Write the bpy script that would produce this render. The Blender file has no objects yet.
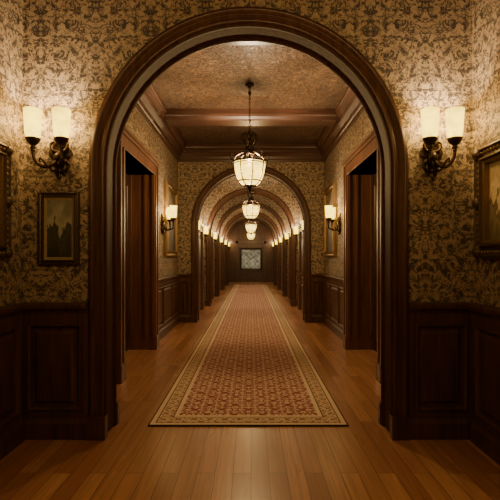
import bpy, bmesh, math, random
from mathutils import Vector, Matrix
random.seed(3)
scene = bpy.context.scene
pi = math.pi

# ------------------------------------------------------------------ materials
class NT:
    def __init__(s, name):
        s.mat = bpy.data.materials.new(name); s.mat.use_nodes = True
        s.t = s.mat.node_tree; s.n = s.t.nodes; s.l = s.t.links
        s.bsdf = s.n["Principled BSDF"]; s.out = s.n["Material Output"]
    def put(s, sock, v):
        if isinstance(v, bpy.types.NodeSocket): s.l.new(v, sock)
        elif v is not None: sock.default_value = v
    def m(s, op, a, b=None, c=None):
        n = s.n.new("ShaderNodeMath"); n.operation = op
        s.put(n.inputs[0], a)
        if b is not None: s.put(n.inputs[1], b)
        if c is not None: s.put(n.inputs[2], c)
        return n.outputs[0]
    def coord(s):
        return s.n.new("ShaderNodeTexCoord").outputs["Object"]
    def sep(s, v):
        n = s.n.new("ShaderNodeSeparateXYZ"); s.l.new(v, n.inputs[0]); return n.outputs
    def comb(s, x, y, z):
        n = s.n.new("ShaderNodeCombineXYZ")
        for i, v in enumerate((x, y, z)): s.put(n.inputs[i], v)
        return n.outputs[0]
    def noise(s, v, scale, detail=2, rough=.5, dist=0):
        n = s.n.new("ShaderNodeTexNoise"); s.put(n.inputs["Vector"], v)
        n.inputs["Scale"].default_value = scale; n.inputs["Detail"].default_value = detail
        n.inputs["Roughness"].default_value = rough; n.inputs["Distortion"].default_value = dist
        return n
    def ramp(s, f, stops, interp='LINEAR'):
        n = s.n.new("ShaderNodeValToRGB"); s.put(n.inputs[0], f)
        cr = n.color_ramp; cr.interpolation = interp
        while len(cr.elements) < len(stops): cr.elements.new(.5)
        for e, (p, c) in zip(cr.elements, stops):
            e.position = p
            e.color = (c, c, c, 1) if isinstance(c, (int, float)) else (*c, 1)
        return n.outputs[0]
    def mix(s, f, a, b, mode='MIX'):
        n = s.n.new("ShaderNodeMix"); n.data_type = 'RGBA'; n.blend_type = mode
        s.put(n.inputs[0], f)
        s.put(n.inputs[6], (*a, 1) if isinstance(a, tuple) else a)
        s.put(n.inputs[7], (*b, 1) if isinstance(b, tuple) else b)
        return n.outputs[2]
    def vmul(s, v, k):
        n = s.n.new("ShaderNodeVectorMath"); n.operation = 'MULTIPLY'
        s.put(n.inputs[0], v); n.inputs[1].default_value = k; return n.outputs[0]
    def vadd(s, a, b):
        n = s.n.new("ShaderNodeVectorMath"); n.operation = 'ADD'
        s.put(n.inputs[0], a); s.put(n.inputs[1], b); return n.outputs[0]
    def bump(s, h, st, d=.01):
        n = s.n.new("ShaderNodeBump"); n.inputs["Strength"].default_value = st
        n.inputs["Distance"].default_value = d
        s.put(n.inputs["Height"], h); s.l.new(n.outputs[0], s.bsdf.inputs["Normal"])
    def fin(s, col, rough=.5, metal=0):
        s.put(s.bsdf.inputs["Base Color"], (*col, 1) if isinstance(col, tuple) else col)
        s.put(s.bsdf.inputs["Roughness"], rough); s.bsdf.inputs["Metallic"].default_value = metal
        return s.mat

def mk_wallpaper():
    t = NT("damask_wallpaper"); x, y, z = t.sep(t.coord())
    u = t.m('ADD', x, y)
    mu = t.m('PINGPONG', u, .46)
    v = t.comb(mu, z, 0.0)
    d = t.noise(v, 8, 2).outputs["Color"]
    v2 = t.vadd(v, t.vmul(d, (.13, .13, 0)))
    b = t.ramp(t.noise(v2, 18, 4, .7).outputs["Fac"], [(.49, 0.0), (.53, 1.0)])
    ln = t.m('ABSOLUTE', t.m('SUBTRACT', t.noise(v2, 17, 1.5).outputs["Fac"], .47))
    l = t.ramp(ln, [(.014, 1.0), (.034, 0.0)])
    l2 = t.m('ABSOLUTE', t.m('SUBTRACT', t.noise(t.vadd(v2, (3.1, 2.2, 0)), 25, 2).outputs["Fac"], .5))
    vein = t.ramp(l2, [(.012, 1.0), (.035, 0.0)])
    f = t.m('MAXIMUM', b, l)
    f2 = t.m('MULTIPLY', f, t.m('SUBTRACT', 1.0, t.m('MULTIPLY', vein, .6)))
    f3 = t.m('MAXIMUM', f2, t.m('MULTIPLY', vein, .3))
    age = t.noise(t.coord(), 2.2, 3).outputs["Fac"]
    base = t.mix(age, (.35, .25, .155), (.54, .40, .255))
    col = t.mix(f3, base, (.068, .051, .041))
    t.bump(f3, .15, .003)
    return t.fin(col, .62)

def mk_wood(name, c1, c2, rough=.33, sc=1.0, axis='z', spec=.5):
    t = NT(name); co = t.coord()
    k = {'z': (26*sc, 26*sc, 1.6*sc), 'y': (26*sc, 1.6*sc, 26*sc), 'x': (1.6*sc, 26*sc, 26*sc)}[axis]
    g = t.noise(t.vmul(co, k), 1.0, 5, .65, .6).outputs["Fac"]
    col = t.mix(t.ramp(g, [(.3, 0.0), (.7, 1.0)]), c1, c2)
    t.bump(g, .12, .002)
    t.bsdf.inputs["Specular IOR Level"].default_value = spec
    return t.fin(col, rough)

def mk_floor():
    t = NT("oak_plank_floor"); x, y, z = t.sep(t.coord())
    n = t.n.new("ShaderNodeTexBrick")
    t.l.new(t.comb(y, x, 0.0), n.inputs["Vector"])
    n.offset = .37; n.offset_frequency = 2
    n.inputs["Color1"].default_value = (0, 0, 0, 1); n.inputs["Color2"].default_value = (1, 1, 1, 1)
    n.inputs["Mortar"].default_value = (.5, .5, .5, 1)
    n.inputs["Scale"].default_value = 1; n.inputs["Mortar Size"].default_value = .0022
    n.inputs["Mortar Smooth"].default_value = .2
    n.inputs["Brick Width"].default_value = 1.5; n.inputs["Row Height"].default_value = .125
    base = t.mix(n.outputs["Color"], (.40, .175, .092), (.68, .355, .205))
    off = t.vadd(t.vmul(t.comb(x, y, 0.0), (30, 1.3, 0)), t.vmul(n.outputs["Color"], (0, 0, 9)))
    g = t.noise(off, 1, 5, .6, 1.0).outputs["Fac"]
    col = t.mix(t.ramp(g, [(.35, 0.0), (.68, 1.0)]), base, t.mix(.5, base, (.19, .075, .038)))
    col = t.mix(n.outputs["Fac"], col, (.05, .02, .01))
    t.bump(t.m('SUBTRACT', g, t.m('MULTIPLY', n.outputs["Fac"], 2.0)), .18, .002)
    return t.fin(col, t.m('ADD', .22, t.m('MULTIPLY', g, .16)))

RX, RW, RY0, RY1 = -.025, .895, 3.825, 24.0
def mk_rug():
    t = NT("persian_runner_wool"); x, y, z = t.sep(t.coord())
    ax = t.m('ABSOLUTE', x)
    d = t.m('MINIMUM', t.m('SUBTRACT', RW, ax), t.m('SUBTRACT', y, 0.0))
    nz = t.noise(t.comb(ax, y, 0.0), 26, 3, .6).outputs["Fac"]
    def lat(k):
        cx = t.m('COSINE', t.m('MULTIPLY', x, k)); cy = t.m('COSINE', t.m('MULTIPLY', y, k))
        c2x = t.m('COSINE', t.m('MULTIPLY', x, 3*k)); c2y = t.m('COSINE', t.m('MULTIPLY', y, 3*k))
        a = t.m('MULTIPLY', cx, cy); b = t.m('MULTIPLY', c2x, c2y)
        s_ = t.m('ADD', a, t.m('MULTIPLY', b, .7))
        return t.m('ADD', t.m('ADD', t.m('MULTIPLY', s_, .27), .5), t.m('MULTIPLY', t.m('SUBTRACT', nz, .5), .9))
    red = (.42, .105, .085); cream = (.80, .62, .48)
    fld = t.ramp(lat(24.0), [(.0, (.18, .05, .045)), (.28, red), (.41, red), (.44, cream), (.58, cream), (.61, (.40, .10, .08)), (.78, (.36, .09, .07)), (.82, cream)])
    brd = t.ramp(lat(44.0), [(.25, (.30, .14, .09)), (.38, (.36, .18, .11)), (.42, (.78, .58, .38)), (.68, (.80, .60, .40)), (.78, (.38, .19, .11))])
    def step(a): return t.m('GREATER_THAN', d, a)
    c = t.mix(step(.014), (.05, .025, .018), (.86, .66, .45))
    c = t.mix(step(.055), c, (.20, .07, .055))
    c = t.mix(step(.066), c, brd)
    c = t.mix(step(.190), c, (.20, .06, .05))
    c = t.mix(step(.201), c, (.90, .72, .52))
    c = t.mix(step(.24), c, fld)
    t.bump(nz, .3, .004)
    t.bsdf.inputs["Sheen Weight"].default_value = .05
    return t.fin(c, .95)

def mk_ceiling():
    t = NT("embossed_ceiling_panel"); co = t.coord()
    w = t.noise(co, 7, 2).outputs["Color"]
    n = t.noise(t.vadd(t.vmul(co, (1, 1.4, 1)), t.vmul(w, (.12, .12, 0))), 21, 3, .65, 1.6).outputs["Fac"]
    f = t.ramp(n, [(.42, 0.0), (.56, 1.0)])
    col = t.mix(f, (.032, .015, .006), (.165, .085, .033))
    t.bump(f, .9, .015)
    return t.fin(col, .42)

def mk_plain(name, c, rough, metal=0, bsc=None, bst=.3):
    t = NT(name)
    n = t.noise(t.coord(), bsc or 30, 3).outputs["Fac"]
    col = t.mix(n, tuple(a*.7 for a in c), tuple(min(1, a*1.25) for a in c))
    t.bump(n, bst, .004)
    return t.fin(col, rough, metal)

def mk_glow(name, c, st, tr=.5):
    t = NT(name); t.n.remove(t.bsdf)
    e = t.n.new("ShaderNodeEmission"); tp = t.n.new("ShaderNodeBsdfTransparent")
    nz = t.noise(t.coord(), 14, 2).outputs["Fac"]
    e.inputs["Color"].default_value = (*c, 1)
    t.put(e.inputs["Strength"], t.m('MULTIPLY', t.m('ADD', nz, .5), st))
    tp.inputs["Color"].default_value = (1, .86, .60, 1)
    mx = t.n.new("ShaderNodeMixShader"); mx.inputs[0].default_value = 1-tr
    t.l.new(tp.outputs[0], mx.inputs[1]); t.l.new(e.outputs[0], mx.inputs[2])
    t.l.new(mx.outputs[0], t.out.inputs[0])
    return t.mat

def mk_painting(name, sky, land, h, seed):
    t = NT(name); co = t.coord(); x, y, z = t.sep(co)
    n = t.noise(t.vadd(co, (seed, seed, 0)), 9, 5, .65).outputs["Fac"]
    nb = t.noise(t.vadd(t.vmul(co, (1, 1, .35)), (seed, 0, seed)), 16, 4, .6).outputs["Fac"]
    zz = t.m('ADD', t.m('DIVIDE', z, h), t.m('MULTIPLY', t.m('SUBTRACT', nb, .5), 1.3))
    c = t.ramp(t.m('ADD', zz, .5), [(.12, tuple(a*.5 for a in land)), (.38, land), (.50, tuple(a*.4 for a in land)), (.60, sky), (.95, tuple(a*.5 for a in sky))])
    c = t.mix(t.m('MULTIPLY', n, .35), c, (.05, .035, .02))
    return t.fin(c, .5)

def mk_window():
    t = NT("leaded_window_glass"); x, y, z = t.sep(t.coord()); t.n.remove(t.bsdf)
    a = t.m('ABSOLUTE', t.m('SINE', t.m('MULTIPLY', t.m('ADD', x, z), 11)))
    b = t.m('ABSOLUTE', t.m('SINE', t.m('MULTIPLY', t.m('SUBTRACT', x, z), 11)))
    l = t.ramp(t.m('MINIMUM', a, b), [(.10, 0.4), (.35, 1.0)])
    n = t.noise(t.coord(), 5, 3).outputs["Fac"]
    c = t.mix(t.ramp(n, [(.35, 0.0), (.65, 1.0)]), (.24, .20, .11), (.62, .50, .29))
    c = t.mix(l, (.06, .045, .025), c)
    e = t.n.new("ShaderNodeEmission"); t.l.new(c, e.inputs[0]); e.inputs[1].default_value = .55
    t.l.new(e.outputs[0], t.out.inputs[0]); return t.mat

M_PAPER = mk_wallpaper()
WC1, WC2 = (.042, .018, .010), (.135, .059, .032)
M_WOOD = mk_wood("mahogany_wood", WC1, WC2, .38)
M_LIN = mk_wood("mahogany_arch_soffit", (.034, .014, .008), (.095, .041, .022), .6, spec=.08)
M_WOODX = mk_wood("mahogany_wood_cross", WC1, (.10, .043, .023), .36, 1, 'x')
M_WOODY = mk_wood("mahogany_wood_beam", WC1, (.10, .043, .023), .36, 1, 'y')
M_CASE_LIT = mk_wood("mahogany_door_casing_lit", (.085, .037, .021), (.22, .095, .054), .4)  # same mahogany, colour brightened to stand in for diffuse light on the jambs
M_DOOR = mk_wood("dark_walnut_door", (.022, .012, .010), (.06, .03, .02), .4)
M_FLOOR = mk_floor(); M_RUG = mk_rug(); M_CEIL = mk_ceiling()
M_IRON = mk_plain("wrought_iron", (.07, .045, .028), .38, .8)
M_BRONZE = mk_plain("bronze_frame", (.26, .16, .075), .4, .6, 60, .8)
M_DFRAME = mk_plain("dark_carved_frame", (.09, .055, .03), .35, .3, 70, .9)
M_MAT = mk_plain("linen_mat", (.36, .27, .15), .7)
M_SHADE = mk_glow("frosted_amber_glass", (1.0, .68, .05), 5.2, .20)
M_LANT = mk_glow("lantern_glass", (1.0, .69, .10), 5.0, .30)
M_WIN = mk_window()
M_P1 = mk_painting("oil_landscape_small", (.50, .47, .34), (.08, .08, .045), .5, 1.3)
M_P2 = mk_painting("oil_landscape_large", (.95, .74, .42), (.34, .27, .15), .8, 4.1)
M_P3 = mk_painting("oil_landscape_tall", (.45, .34, .19), (.12, .09, .05), 1.0, 7.7)

# ------------------------------------------------------------------ mesh builder
class MB:
    def __init__(s): s.v = []; s.f = []; s.mi = []; s.sm = []
    def add(s, vs, fs, mi=0, sm=False):
        o = len(s.v); s.v += [tuple(a) for a in vs]
        for f in fs: s.f.append([i+o for i in f]); s.mi.append(mi); s.sm.append(sm)
    def box(s, x0, x1, y0, y1, z0, z1, mi=0):
        vs = [(x, y, z) for x in (x0, x1) for y in (y0, y1) for z in (z0, z1)]
        s.add(vs, [(0, 1, 3, 2), (4, 6, 7, 5), (0, 4, 5, 1), (2, 3, 7, 6), (0, 2, 6, 4), (1, 5, 7, 3)], mi)
    def frust(s, x0, x1, z0, z1, d0, d1, ins, mi=0):
        vs = [(x0, d0, z0), (x1, d0, z0), (x1, d0, z1), (x0, d0, z1),
              (x0+ins, d1, z0+ins), (x1-ins, d1, z0+ins), (x1-ins, d1, z1-ins), (x0+ins, d1, z1-ins)]
        s.add(vs, [(0, 1, 2, 3), (4, 5, 6, 7), (0, 1, 5, 4), (1, 2, 6, 5), (2, 3, 7, 6), (3, 0, 4, 7)], mi)
    def frame(s, cx, cz, w, h, prof, mi=0):
        """mitred frame, prof = closed list of (inset, depth)"""
        n = len(prof); vs = []
        for (i, d) in prof:
            a, b = w/2-i, h/2-i
            vs += [(cx-a, d, cz-b), (cx+a, d, cz-b), (cx+a, d, cz+b), (cx-a, d, cz+b)]
        fs = []
        for k in range(n):
            k2 = (k+1) % n
            for j in range(4):
                j2 = (j+1) % 4
                fs.append((k*4+j, k*4+j2, k2*4+j2, k2*4+j))
        s.add(vs, fs, mi)
    def extr(s, prof, u0, u1, axis='x', mi=0):
        n = len(prof)
        if axis == 'x': vs = [(u0, a, b) for a, b in prof]+[(u1, a, b) for a, b in prof]
        else: vs = [(a, u0, b) for a, b in prof]+[(a, u1, b) for a, b in prof]
        fs = [(i, (i+1) % n, n+(i+1) % n, n+i) for i in range(n)]
        fs += [tuple(range(n)), tuple(range(n, 2*n))]
        s.add(vs, fs, mi)
    def lathe(s, prof, seg=16, c=(0, 0, 0), mi=0, sm=True, rot=0, cap=True):
        vs = []; n = len(prof)
        for r, z in prof:
            for k in range(seg):
                a = 2*pi*k/seg+rot
                vs.append((c[0]+r*math.cos(a), c[1]+r*math.sin(a), c[2]+z))
        fs = [(i*seg+k, i*seg+(k+1) % seg, (i+1)*seg+(k+1) % seg, (i+1)*seg+k) for i in range(n-1) for k in range(seg)]
        if cap: fs += [tuple(range(seg)), tuple(range((n-1)*seg, n*seg))]
        s.add(vs, fs, mi, sm)
    def ball(s, c, r, seg=10, mi=0, sz=1):
        s.lathe([(max(.001, r*math.sin(pi*i/6)), -r*sz*math.cos(pi*i/6)) for i in range(7)], seg, c, mi)
    def tube(s, pts, r, seg=8, mi=0, closed=False, smooth=True):
        P = [Vector(p) for p in pts]
        if smooth and not closed and len(P) > 2:
            Q = []
            for i in range(len(P)-1):
                p0 = P[max(i-1, 0)]; p1 = P[i]; p2 = P[i+1]; p3 = P[min(i+2, len(P)-1)]
                for k in range(5):
                    t = k/5
                    Q.append(.5*((2*p1)+(p2-p0)*t+(2*p0-5*p1+4*p2-p3)*t*t+(-p0+3*p1-3*p2+p3)*t**3))
            Q.append(P[-1]); P = Q
        n = len(P); vs = []
        up = Vector((0.13, .21, .97)).normalized()
        for i in range(n):
            if closed: t = P[(i+1) % n]-P[i-1]
            else: t = P[min(i+1, n-1)]-P[max(i-1, 0)]
            t.normalize()
            a = t.cross(up)
            if a.length < .05: a = t.cross(Vector((1, 0, 0)))
            a.normalize(); b = t.cross(a)
            rr = r if isinstance(r, (int, float)) else r[0]+(r[1]-r[0])*i/(n-1)
            for k in range(seg):
                g = 2*pi*k/seg
                vs.append(P[i]+a*math.cos(g)*rr+b*math.sin(g)*rr)
        m = n if closed else n-1
        fs = [(i*seg+k, i*seg+(k+1) % seg, ((i+1) % n)*seg+(k+1) % seg, ((i+1) % n)*seg+k) for i in range(m) for k in range(seg)]
        if not closed: fs += [tuple(range(seg)), tuple(range((n-1)*seg, n*seg))]
        s.add(vs, fs, mi, True)
    def ring(s, c, R, r, seg=24, mi=0, ax='z', sq=1):
        pts = []
        for k in range(seg):
            a = 2*pi*k/seg; p, q = R*math.cos(a), R*math.sin(a)*sq
            pts.append({'z': (c[0]+p, c[1]+q, c[2]), 'x': (c[0], c[1]+p, c[2]+q), 'y': (c[0]+p, c[1], c[2]+q)}[ax])
        s.tube(pts, r, 6, mi, True)
    def arch(s, cx, zc, r, prof, mi=0, seg=48):
        """sweep closed profile (offset, y) round a stilted semicircular arch"""
        path = [(-r, 0, -1, 0)]
        for k in range(seg+1):
            a = pi-pi*k/seg
            path.append((r*math.cos(a), zc+r*math.sin(a), math.cos(a), math.sin(a)))
        path.append((r, 0, 1, 0))
        n = len(prof); vs = []
        for px, pz, nx, nz in path:
            for o, y in prof: vs.append((cx+px+nx*o, y, pz+nz*o))
        fs = [(i*n+k, i*n+(k+1) % n, (i+1)*n+(k+1) % n, (i+1)*n+k) for i in range(len(path)-1) for k in range(n)]
        fs += [tuple(range(n)), tuple(range((len(path)-1)*n, len(path)*n))]
        s.add(vs, fs, mi)
    def mesh(s, name, mats):
        me = bpy.data.meshes.new(name); me.from_pydata(s.v, [], s.f); me.update()
        for m in mats: me.materials.append(m)
        for p, mi, sm in zip(me.polygons, s.mi, s.sm): p.material_index = mi; p.use_smooth = sm
        bm = bmesh.new(); bm.from_mesh(me); bmesh.ops.recalc_face_normals(bm, faces=bm.faces[:]); bm.to_mesh(me); bm.free()
        return me
    def obj(s, name, mats, loc=(0, 0, 0), rz=0, bevel=0):
        return inst(name, s.mesh(name, mats), loc, rz, bevel)

def inst(name, me, loc=(0, 0, 0), rz=0, bevel=0):
    o = bpy.data.objects.new(name, me); scene.collection.objects.link(o)
    o.location = loc; o.rotation_euler = (0, 0, rz)
    if bevel:
        b = o.modifiers.new("bevel", 'BEVEL'); b.width = bevel; b.segments = 2; b.limit_method = 'ANGLE'; b.angle_limit = .6
        b.harden_normals = False
    return o

FRONT, LEFT, RIGHT, BACK = pi, -pi/2, pi/2, 0.0   # rotation so local +Y is the wall normal

# ------------------------------------------------------------------ room shell
YA, TH = 3.60, .27
XL, XR = -1.91, 1.85
HC = 4.12
CW = 1.71           # corridor half width, first bay
CN = 1.50           # beyond second arch
ARCH_Y = [10.05, 13.4, 16.75, 20.1, 23.45]
AT = .30
YEND = 26.8

def arch_wall(name, x0, x1, y0, y1, H, cx, r, zc):
    b = MB()
    b.box(x0, cx-r, y0, y1, 0, H); b.box(cx+r, x1, y0, y1, 0, H)
    seg = 48; A = [(cx-r*math.cos(pi*k/seg), zc+r*math.sin(pi*k/seg)) for k in range(seg+1)]
    for k in range(seg):
        (xa, za), (xb, zb) = A[k], A[k+1]
        vs = [(xa, y0, za), (xb, y0, zb), (xb, y0, H), (xa, y0, H), (xa, y1, za), (xb, y1, zb), (xb, y1, H), (xa, y1, H)]
        b.add(vs, [(0, 1, 2, 3), (4, 5, 6, 7), (0, 1, 5, 4), (3, 2, 6, 7)])
    return b.obj(name, [M_PAPER])

# floor and ceilings
b = MB(); b.box(-2.4, 2.4, -2.2, YEND+.2, -.1, 0); b.obj("floor", [M_FLOOR])
b = MB(); b.box(-2.4, 2.4, -2.2, YEND+.2, HC, HC+.1); b.obj("ceiling", [M_CEIL])

arch_wall("wall_front", -2.4, 2.4, YA, YA+TH, HC, -.02, 1.22, 2.26)
for i, y in enumerate(ARCH_Y):
    arch_wall("wall_cross_%d" % (i+1), -2.05, 2.05, y, y+AT, HC, 0, 1.29, 2.28)
b = MB(); b.box(XL-.2, XL, -2.0, YA, 0, HC); b.obj("wall_left", [M_PAPER])
b = MB(); b.box(XR, XR+.2, -2.0, YA, 0, HC); b.obj("wall_right", [M_PAPER])
b = MB(); b.box(-2.4, 2.4, -2.2, -2.0, 0, HC); b.obj("wall_back", [M_PAPER])
DY0, DY1, DH = 5.30, 7.05, 2.86
for sd, nm in ((-1, "left"), (1, "right")):
    b = MB()
    xa, xb = sorted((sd*CW, sd*(CW+.34)))
    b.box(xa, xb, YA+TH, DY0, 0, HC); b.box(xa, xb, DY1, ARCH_Y[0], 0, HC); b.box(xa, xb, DY0, DY1, DH, HC)
    b.obj("wall_corridor_"+nm, [M_PAPER])
    b = MB(); xa, xb = sorted((sd*CN, sd*(CN+.3)))
    for i, y in enumerate(ARCH_Y):
        b.box(xa, xb, y+AT, (ARCH_Y+[YEND])[i+1], 0, HC)
    b.obj("wall_far_corridor_"+nm, [M_PAPER])
b = MB(); b.box(-2.0, 2.0, YEND, YEND+.2, 0, HC); b.obj("wall_end", [M_WOOD])

# ------------------------------------------------------------------ archways
def archway(cx, r, zc, y0, y1):
    b = MB()
    cas = [(0, 0), (0, .030), (.010, .038), (.030, .036), (.036, .028), (.070, .028), (.080, .046), (.094, .058), (.110, .054), (.118, .040), (.125, .040), (.125, 0)]
    b.arch(cx, zc, r, [(o, y0-d) for o, d in cas]); b.arch(cx, zc, r, [(o, y1+d*.7) for o, d in cas])
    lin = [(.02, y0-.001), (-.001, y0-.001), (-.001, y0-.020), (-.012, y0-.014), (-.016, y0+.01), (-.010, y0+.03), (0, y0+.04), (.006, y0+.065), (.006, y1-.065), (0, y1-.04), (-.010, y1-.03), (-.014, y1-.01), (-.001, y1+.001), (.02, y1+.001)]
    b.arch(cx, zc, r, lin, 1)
    for sx in (-1, 1):
        xa, xb = sorted((cx+sx*(r-.020), cx+sx*(r+.135)))
        b.box(xa, xb, y0-.068, y0+.002, 0, .19); b.box(xa, xb, y1-.002, y1+.055, 0, .19)
    return b.obj("archway", [M_WOOD, M_LIN], bevel=.003)
archway(-.02, 1.20, 2.26, YA, YA+TH)
for y in ARCH_Y: archway(0, 1.27, 2.28, y, y+AT)

# ------------------------------------------------------------------ wainscoting
WH = 1.13
def wains(L, n, name, loc, rz, end=.0):
    b = MB()
    b.box(0, L, 0, .02, 0, WH-.03)
    b.extr([(0, 0), (.055, 0), (.055, .13), (.045, .15), (.035, .165), (.03, .175), (0, .175)], 0, L)
    b.box(0, L, .0, .036, .175, .235); b.box(0, L, 0, .036, .955, 1.05)
    b.extr([(0, 1.04), (.04, 1.04), (.05, 1.06), (.06, 1.075), (.075, 1.08), (.08, 1.095), (.08, 1.115), (.07, WH), (0, WH)], 0, L)
    st = .055; pw = (L-st*(n+1))/n
    for k in range(n+1): b.box(k*(pw+st), k*(pw+st)+st, 0, .036, .235, .955)
    for k in range(n):
        a = st+k*(pw+st); c = a+pw
        b.frame((a+c)/2, .595, pw, .72, [(0, .02), (0, .042), (.012, .054), (.028, .038), (.034, .02)])
        b.frust(a+.055, c-.055, .235+.055, .955-.055, .019, .042, .028)
    return b.obj(name, [M_WOOD], loc, rz, .002)
wains(XR-1.31, 1, "wainscoting", (XR, YA, 0), FRONT)
wains(-1.35-XL, 1, "wainscoting", (-1.35, YA, 0), FRONT)
wains(5.5, 6, "wainscoting", (XL, YA-.08, 0), LEFT)
wains(5.5, 6, "wainscoting", (XR, YA-.08-5.5, 0), RIGHT)
wains(3.7, 5, "wainscoting", (-1.88, -2.0, 0), BACK)
L2 = ARCH_Y[0]-DY1-.16
wains(L2, 3, "wainscoting", (-CW, ARCH_Y[0], 0), LEFT)
wains(L2, 3, "wainscoting", (CW, ARCH_Y[0]-L2, 0), RIGHT)
L3 = DY0-.16-(YA+TH)
wains(L3, 2, "wainscoting", (-CW, DY0-.16, 0), LEFT)
wains(L3, 2, "wainscoting", (CW, YA+TH, 0), RIGHT)
wains(CW-1.41, 1, "wainscoting", (CW, ARCH_Y[0], 0), FRONT)
wains(CW-1.41, 1, "wainscoting", (-1.41, ARCH_Y[0], 0), FRONT)
ends = ARCH_Y+[YEND]
for i in range(5):
    yc = (ARCH_Y[i]+AT+ends[i+1])/2+.15
    for a, c in ((ARCH_Y[i]+AT, yc-.60), (yc+.60, ends[i+1])):
        wains(c-a, 1, "wainscoting", (-CN, c, 0), LEFT)
        wains(c-a, 1, "wainscoting", (CN, a, 0), RIGHT)

# ------------------------------------------------------------------ crown mouldings, beams
def crown_prof(sx, x):   # (x,z) profile hugging wall at x, room side = -sx
    p = [(0, 3.74), (.03, 3.74), (.04, 3.78), (.055, 3.80), (.07, 3.86), (.12, 3.93), (.14, 3.94), (.145, 3.99), (.20, 4.02), (.215, 4.05), (.23, 4.06), (.23, HC), (0, HC)]
    return [(x-sx*d, z) for d, z in p]
tn = [0]
def trim(b, mat=M_WOODY, bev=.002):
    tn[0] += 1; return b.obj("trim_%d" % tn[0], [mat], bevel=bev)
for sx in (-1, 1):
    b = MB(); b.extr(crown_prof(sx, sx*CW), YA+TH, ARCH_Y[0], 'y'); trim(b)
    b = MB()
    for i in range(5): b.extr(crown_prof(sx, sx*CN), ARCH_Y[i]+AT, ends[i+1], 'y')
    trim(b)
b = MB(); b.extr(crown_prof(1, ARCH_Y[0]), -CW, CW, 'x'); trim(b, M_WOODX)
b = MB(); b.extr(crown_prof(-1, YA+TH), -CW, CW, 'x'); trim(b, M_WOODX)
b = MB()
for y0, y1 in ((7.55, 8.02), (4.6, 5.0)):
    b.extr([(y0, HC), (y0, 4.02), (y0+.03, 4.0), (y0+.05, 3.96), (y0+.07, 3.94), (y1-.07, 3.94), (y1-.05, 3.96), (y1-.03, 4.0), (y1, 4.02), (y1, HC)], -CW+.2, CW-.2, 'x')
o = b.obj("ceiling_beam", [M_WOODX], bevel=.002)

# ------------------------------------------------------------------ doorways
def leaf(b, x0, x1, z0, z1, d, mi=0):
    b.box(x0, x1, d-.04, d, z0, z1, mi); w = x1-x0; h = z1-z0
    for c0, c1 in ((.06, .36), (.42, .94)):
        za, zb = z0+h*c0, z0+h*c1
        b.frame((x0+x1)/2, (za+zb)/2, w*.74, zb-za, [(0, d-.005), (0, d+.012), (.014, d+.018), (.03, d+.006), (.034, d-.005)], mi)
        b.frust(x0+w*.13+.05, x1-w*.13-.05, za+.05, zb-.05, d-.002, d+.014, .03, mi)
def doorway(name, W, H, loc, rz, rec, proud, cw):
    b = MB(); b2 = W/2
    for s in (-1, 1):
        xa, xb = sorted((s*b2, s*(b2+cw)))
        b.box(xa, xb, 0, proud, 0, H+cw)
        xa, xb = sorted((s*(b2-.012), s*(b2+.045))); b.box(xa, xb, proud-.01, proud+.018, .0, H)
        xa, xb = sorted((s*(b2+cw-.035), s*(b2+cw+.012))); b.box(xa, xb, 0, proud+.02, 0, H+cw)
        xa, xb = sorted((s*(b2-.02), s*(b2+cw+.02))); b.box(xa, xb, 0, proud+.03, 0, .22)
        if rec:
            xa, xb = sorted((s*(b2-.025), s*b2)); b.box(xa, xb, -rec, proud-.001, 0, H)
            xa, xb = sorted((s*(b2-.04), s*(b2-.02)))
            b.box(xa, xb, -rec+.03, -rec+.08, .22, H); b.box(xa, xb, -.04, .0, .22, H); b.box(xa, xb, proud-.05, proud-.005, 0.2, H)
    b.box(-b2, b2, 0 if not rec else -rec, proud-.002, H, H+.03)
    b.box(-b2, b2, 0, proud, H+.0, H+cw)
    b.box(-b2-cw-.02, b2+cw+.02, 0, proud+.03, H+cw, H+cw+.04)
    b.box(-b2-cw-.045, b2+cw+.045, 0, proud+.055, H+cw+.04, H+cw+.075)
    d = -rec+.03 if rec else .045
    if W > 1.2:
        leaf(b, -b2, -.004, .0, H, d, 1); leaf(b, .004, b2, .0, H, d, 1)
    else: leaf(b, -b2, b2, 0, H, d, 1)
    b.ball((.06, d+.05, 1.05), .03, 10, 2); b.lathe([(.012, 0), (.012, .03)], 8, (.06, d+.03, 1.03), 2)
    return b.obj(name, [M_CASE_LIT, M_DOOR, M_BRONZE], loc, rz, .003)
dc = (DY0+DY1)/2
doorway("door_1", DY1-DY0, DH, (-CW, dc, 0), LEFT, .32, .14, .16)
doorway("door_2", DY1-DY0, DH, (CW, dc, 0), RIGHT, .32, .14, .16)
k = 3
for i in range(0, 5):
    yc = (ARCH_Y[i]+AT+ends[i+1])/2+.15
    for s, r in ((-1, LEFT), (1, RIGHT)):
        doorway("door_%d" % k, .95, 2.25, (s*CN, yc, 0), r, 0, .09, .11); k += 1

# end wall door with leaded window
b = MB()
b.box(-.95, -.80, 0, .1, 0, 2.55); b.box(.80, .95, 0, .1, 0, 2.55); b.box(-.95, .95, 0, .1, 2.4, 2.58); b.box(-1.0, 1.0, 0, .13, 2.58, 2.64)
b.box(-.8, .8, 0, .04, 0, 2.4, 0)
b.frame(0, 1.43, 1.40, 1.40, [(0, .03), (0, .08), (.02, .09), (.08, .06), (.08, .03)], 1)
for x0, x1 in ((-.68, -.04), (.04, .68)):
    b.frame((x0+x1)/2, .4, x1-x0, .5, [(0, .03), (0, .06), (.03, .06), (.04, .03)], 1)
b.obj("door_%d" % k, [M_WOOD, M_DOOR], (0, YEND, 0), FRONT, .003)
b = MB(); b.box(-.60, .60, .0, .03, -.60, .60); b.frame(0, 0, 1.20, 1.20, [(0, .0), (0, .045), (.03, .045), (.03, 0)], 1)
b.obj("window_1", [M_WIN, M_IRON], (0, YEND-.041, 1.43), FRONT)

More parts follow.
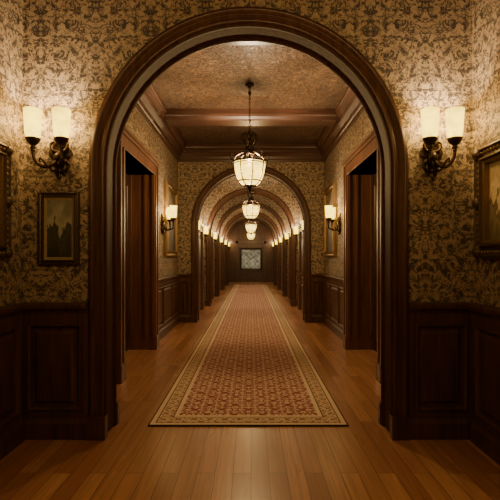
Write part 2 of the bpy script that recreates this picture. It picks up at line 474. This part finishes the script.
# ------------------------------------------------------------------ runner rug
b = MB(); b.box(-RW, RW, 0, RY1-RY0, 0.0, .012)
b.obj("runner_rug", [M_RUG], (RX, RY0, .001), 0, .003)

# ------------------------------------------------------------------ pictures
def picture(w, h, fw, loc, rz, fmat, pmat, mat_w=0, depth=.05, ornate=False, name="framed_painting"):
    b = MB()
    p = [(0, 0), (0, depth*.6), (fw*.10, depth*.85), (fw*.22, depth*.95), (fw*.30, depth*.7), (fw*.5, depth*.55), (fw*.68, depth*.62), (fw*.78, depth*.95), (fw*.9, depth), (fw, depth*.6), (fw, 0)]
    b.frame(0, 0, w, h, p, 0)
    if mat_w:
        b.frame(0, 0, w-2*fw, h-2*fw, [(0, .005), (0, depth*.4), (mat_w, depth*.3), (mat_w, .005)], 2)
    b.box(-w/2+fw*.8, w/2-fw*.8, .001, depth*.25, -h/2+fw*.8, h/2-fw*.8, 1)
    if ornate:
        b.frame(0, 0, w-2*fw+.004, h-2*fw+.004, [(0, .005), (0, depth*.75), (.02, depth*.7), (.025, .005)], 3)
        ro = fw*.42
        def beads(L, put):
            n = int(L/.045)
            for i in range(n+1): b.ball(put(-L/2+L*i/n), .016, 6, 3)
        for s in (-1, 1):
            beads(w-2*ro, lambda q: (q, depth*.62, s*(h/2-ro))); beads(h-2*ro, lambda q: (s*(w/2-ro), depth*.62, q))
            for s2 in (-1, 1):
                b.ball((s*(w/2-fw*.45), depth*.7, s2*(h/2-fw*.45)), fw*.42, 10, 0)
            b.ball((0, depth*.7, s*(h/2-fw*.4)), fw*.45, 10, 0); b.ball((s*(w/2-fw*.4), depth*.7, 0), fw*.4, 10, 0)
    return b.obj(name, [fmat, pmat, M_MAT, M_BRONZE], loc, rz)
picture(.34, .61, .045, (-1.60, YA, 1.745), FRONT, M_DFRAME, M_P1, .022, .04)
picture(1.05, .87, .12, (XR, 3.44-.525, 1.93), RIGHT, M_DFRAME, M_P2, 0, .085, True)
picture(1.05, .87, .10, (XL, 3.33-.525, 1.93), LEFT, M_DFRAME, M_P2, 0, .07, True)
picture(1.25, 1.50, .13, (-CW, 9.05, 2.27), LEFT, M_BRONZE, M_P3, 0, .07)
picture(1.15, 1.50, .13, (CW, 9.15, 2.27), RIGHT, M_BRONZE, M_P3, 0, .07)

# ------------------------------------------------------------------ sconces
def sconce_mesh(side, x1, x2, f2=.13):
    b = MB()
    n = 48; out = []
    for k in range(n):
        a = 2*pi*k/n
        r = 1+.16*math.cos(6*a)+.08*math.cos(10*a)
        out.append((.080*r*math.cos(a), .180*r*math.sin(a)+.03))
    vs = [(x, 0, z) for x, z in out]+[(x, .014, z) for x, z in out]+[(x*.7, .026, z*.75) for x, z in out]
    fs = [tuple(range(n))]+[(i, (i+1) % n, n+(i+1) % n, n+i) for i in range(n)]+[(n+i, n+(i+1) % n, 2*n+(i+1) % n, 2*n+i) for i in range(n)]+[tuple(range(2*n, 3*n))]
    b.add(vs, fs)
    b.ball((0, .035, -.02), .046, 12, 0, 1.2); b.ball((0, .03, -.12), .024); b.ball((0, .03, .14), .022)
    b.lathe([(.002, -.06), (.012, -.045), (.018, -.03), (.008, -.01), (.014, 0)], 10, (0, .03, -.14))
    for s in (-1, 1):
        b.tube([(0, .03, -.10), (s*.05, .04, -.12), (s*.080, .04, -.08), (s*.055, .04, -.05), (s*.04, .04, -.075)], (.015, .008))
        b.tube([(0, .03, .03), (s*.055, .035, .05), (s*.070, .035, .10), (s*.035, .035, .12), (s*.03, .035, .09)], (.014, .008))
    fy = .13; A, B = side*x1, side*x2
    b.tube([(0, .04, -.04), (A*.5, .09, -.085), (A, .135, -.05), (A, fy, .03), (A, fy, .075)], (.016, .012))
    b.tube([(0, .05, -.03), (B*.3, .075, -.085), (B*.6, (.06+f2)/2, -.10), (B-side*.02, f2-.01, -.065), (B, f2, 0), (B, f2, .075)], (.016, .012))
    b.tube([(B*.45, .09, -.096), (B*.6, .11, -.05), (B*.72, .11, -.035), (B*.75, .11, -.06), (B*.66, .11, -.062)], (.010, .006))
    for x, y in ((A, fy), (B, f2)):
        b.lathe([(.010, .03), (.024, .045), (.015, .06), (.032, .075), (.050, .095), (.058, .115), (.060, .122), (.046, .122)], 16, (x, y, 0))
        b.ball((x, y, .025), .018)
        sh = [(.040, .120), (.053, .132), (.061, .165), (.066, .23), (.069, .30), (.072, .352)]
        b.lathe(sh, 20, (x, y, 0), 1, True, 0, False)
        b.lathe([(.014, .12), (.014, .19)], 8, (x, y, 0), 0)
    return b.mesh("sconce", [M_IRON, M_SHADE]), [(A, fy), (B, f2)]
SMF = {1: sconce_mesh(1, -.06, .17), -1: sconce_mesh(-1, -.06, .14)}
SMC = {1: sconce_mesh(1, -.16, .14, .25), -1: sconce_mesh(-1, -.16, .14, .25)}
LC = (1, .74, .43)
def plight(parent, loc, W, col=LC, r=.03):
    l = bpy.data.lights.new("bulb", 'POINT'); l.energy = W; l.color = col; l.shadow_soft_size = r
    o = bpy.data.objects.new("bulb", l); scene.collection.objects.link(o); o.parent = parent; o.location = loc
def sconce(loc, rz, side, W, both=True, tab=SMF):
    me, pp = tab[side]
    o = inst("sconce", me, loc, rz)
    if both:
        for x, y in pp: plight(o, (x, y, .27), W/2)
    else: plight(o, (sum(p[0] for p in pp)/2, .17, .38), W)
    return o
sconce((-1.59, YA, 2.345), FRONT, 1, 64)
sconce((1.505, YA, 2.345), FRONT, -1, 64)
sconce((XL, -.6, 2.345), LEFT, 1, 40)  # unseen pair behind the camera, added to help light the front room
sconce((XR, -.6, 2.345), RIGHT, -1, 40)  # other half of the added, unseen pair
sconce((-CW, 8.22, 2.13), LEFT, 1, 42, True, SMC)
sconce((CW, 8.22, 2.13), RIGHT, -1, 42, True, SMC)
for i in range(5):
    y = ARCH_Y[i]+AT
    for dy in (.62, 2.75):
        W = 22 if i < 3 else 13
        sconce((-CN, y+dy, 2.10), LEFT, 1, W, False); sconce((CN, y+dy, 2.10), RIGHT, -1, W, False)

# ------------------------------------------------------------------ pendant lanterns
def lantern_mesh():
    b = MB()   # origin on ceiling, z down
    b.lathe([(.065, 0), (.065, -.012), (.045, -.025), (.022, -.045), (.010, -.06)], 20)
    z = -.06; k = 0
    while z > -.70:
        b.ring((0, 0, z-.022), .014, .0045, 10, 0, 'x' if k % 2 else 'y', 1.6); z -= .033; k += 1
    b.ball((0, 0, -.13), .028)
    b.lathe([(.004, -.69), (.02, -.71), (.012, -.74), (.035, -.76), (.02, -.79), (.014, -.85), (.014, -1.02)], 12)
    b.ball((0, 0, -.84), .03)
    for k in range(6):
        a = 2*pi*k/6+.26; c, s = math.cos(a), math.sin(a)
        P = lambda r, z: (r*c, r*s, z)
        b.tube([P(.03, -.80), P(.085, -.75), P(.125, -.79), P(.11, -.87), P(.06, -.93), P(.075, -1.01), P(.15, -1.05), P(.22, -1.10), P(.25, -1.17)], (.011, .011))
        b.tube([P(.085, -.75), P(.06, -.72), P(.05, -.745), P(.065, -.755)], (.008, .005))
        b.tube([P(.25, -1.17), P(.285, -1.13), P(.29, -1.07), P(.26, -1.06), P(.255, -1.09)], (.011, .007))
    b.lathe([(.02, -.97), (.04, -.99), (.05, -1.02), (.075, -1.05), (.07, -1.06), (.02, -1.04)], 16)
    b.ring((0, 0, -.93), .065, .007); b.ring((0, 0, -1.17), .248, .014, 32); b.ring((0, 0, -1.20), .243, .007, 32)
    G = [(.238, -1.180), (.236, -1.23), (.222, -1.32), (.194, -1.41), (.150, -1.485), (.09, -1.53)]
    b.lathe(G, 32, (0, 0, 0), 1, True, 0, False)
    for k in range(8):
        a = 2*pi*k/8+.2
        b.tube([((r+.006)*math.cos(a), (r+.006)*math.sin(a), z) for r, z in G], .009, 6)
    b.ring((0, 0, -1.46), .170, .010, 28); b.ring((0, 0, -1.53), .092, .010, 28)
    b.lathe([(.09, -1.53), (.05, -1.54), (.03, -1.56), (.035, -1.58), (.015, -1.60), (.012, -1.615), (.002, -1.63)], 24)
    b.lathe([(.012, -1.04), (.012, -1.18), (.05, -1.19), (.05, -1.2), (.012, -1.2)], 10)
    return b.mesh("pendant_lantern", [M_IRON, M_LANT])
LM = lantern_mesh()
def lantern(x, y, W):
    o = inst("pendant_lantern", LM, (x, y, HC)); plight(o, (0, 0, -1.33), W, (1, .76, .47), .06); return o
lantern(-.02, 6.5, 470)
for i, W in ((0, 260), (2, 200), (4, 70)):
    lantern(0, ARCH_Y[i]+AT+1.55, W)
lantern(0, 1.4, 185)  # fill light: lantern added out of view to brighten front floor and walls

# ------------------------------------------------------------------ world and camera
w = bpy.data.worlds.new("World"); scene.world = w; w.use_nodes = True
w.node_tree.nodes["Background"].inputs[0].default_value = (.02, .015, .01, 1)
cam = bpy.data.cameras.new("camera"); co = bpy.data.objects.new("camera", cam); scene.collection.objects.link(co)
co.location = (0, 0, 1.5); co.rotation_euler = (pi/2, 0, 0)
cam.sensor_width = 36; cam.lens = 430/500*36; cam.shift_x = -.002; cam.shift_y = .016
cam.clip_start = .05
scene.camera = co
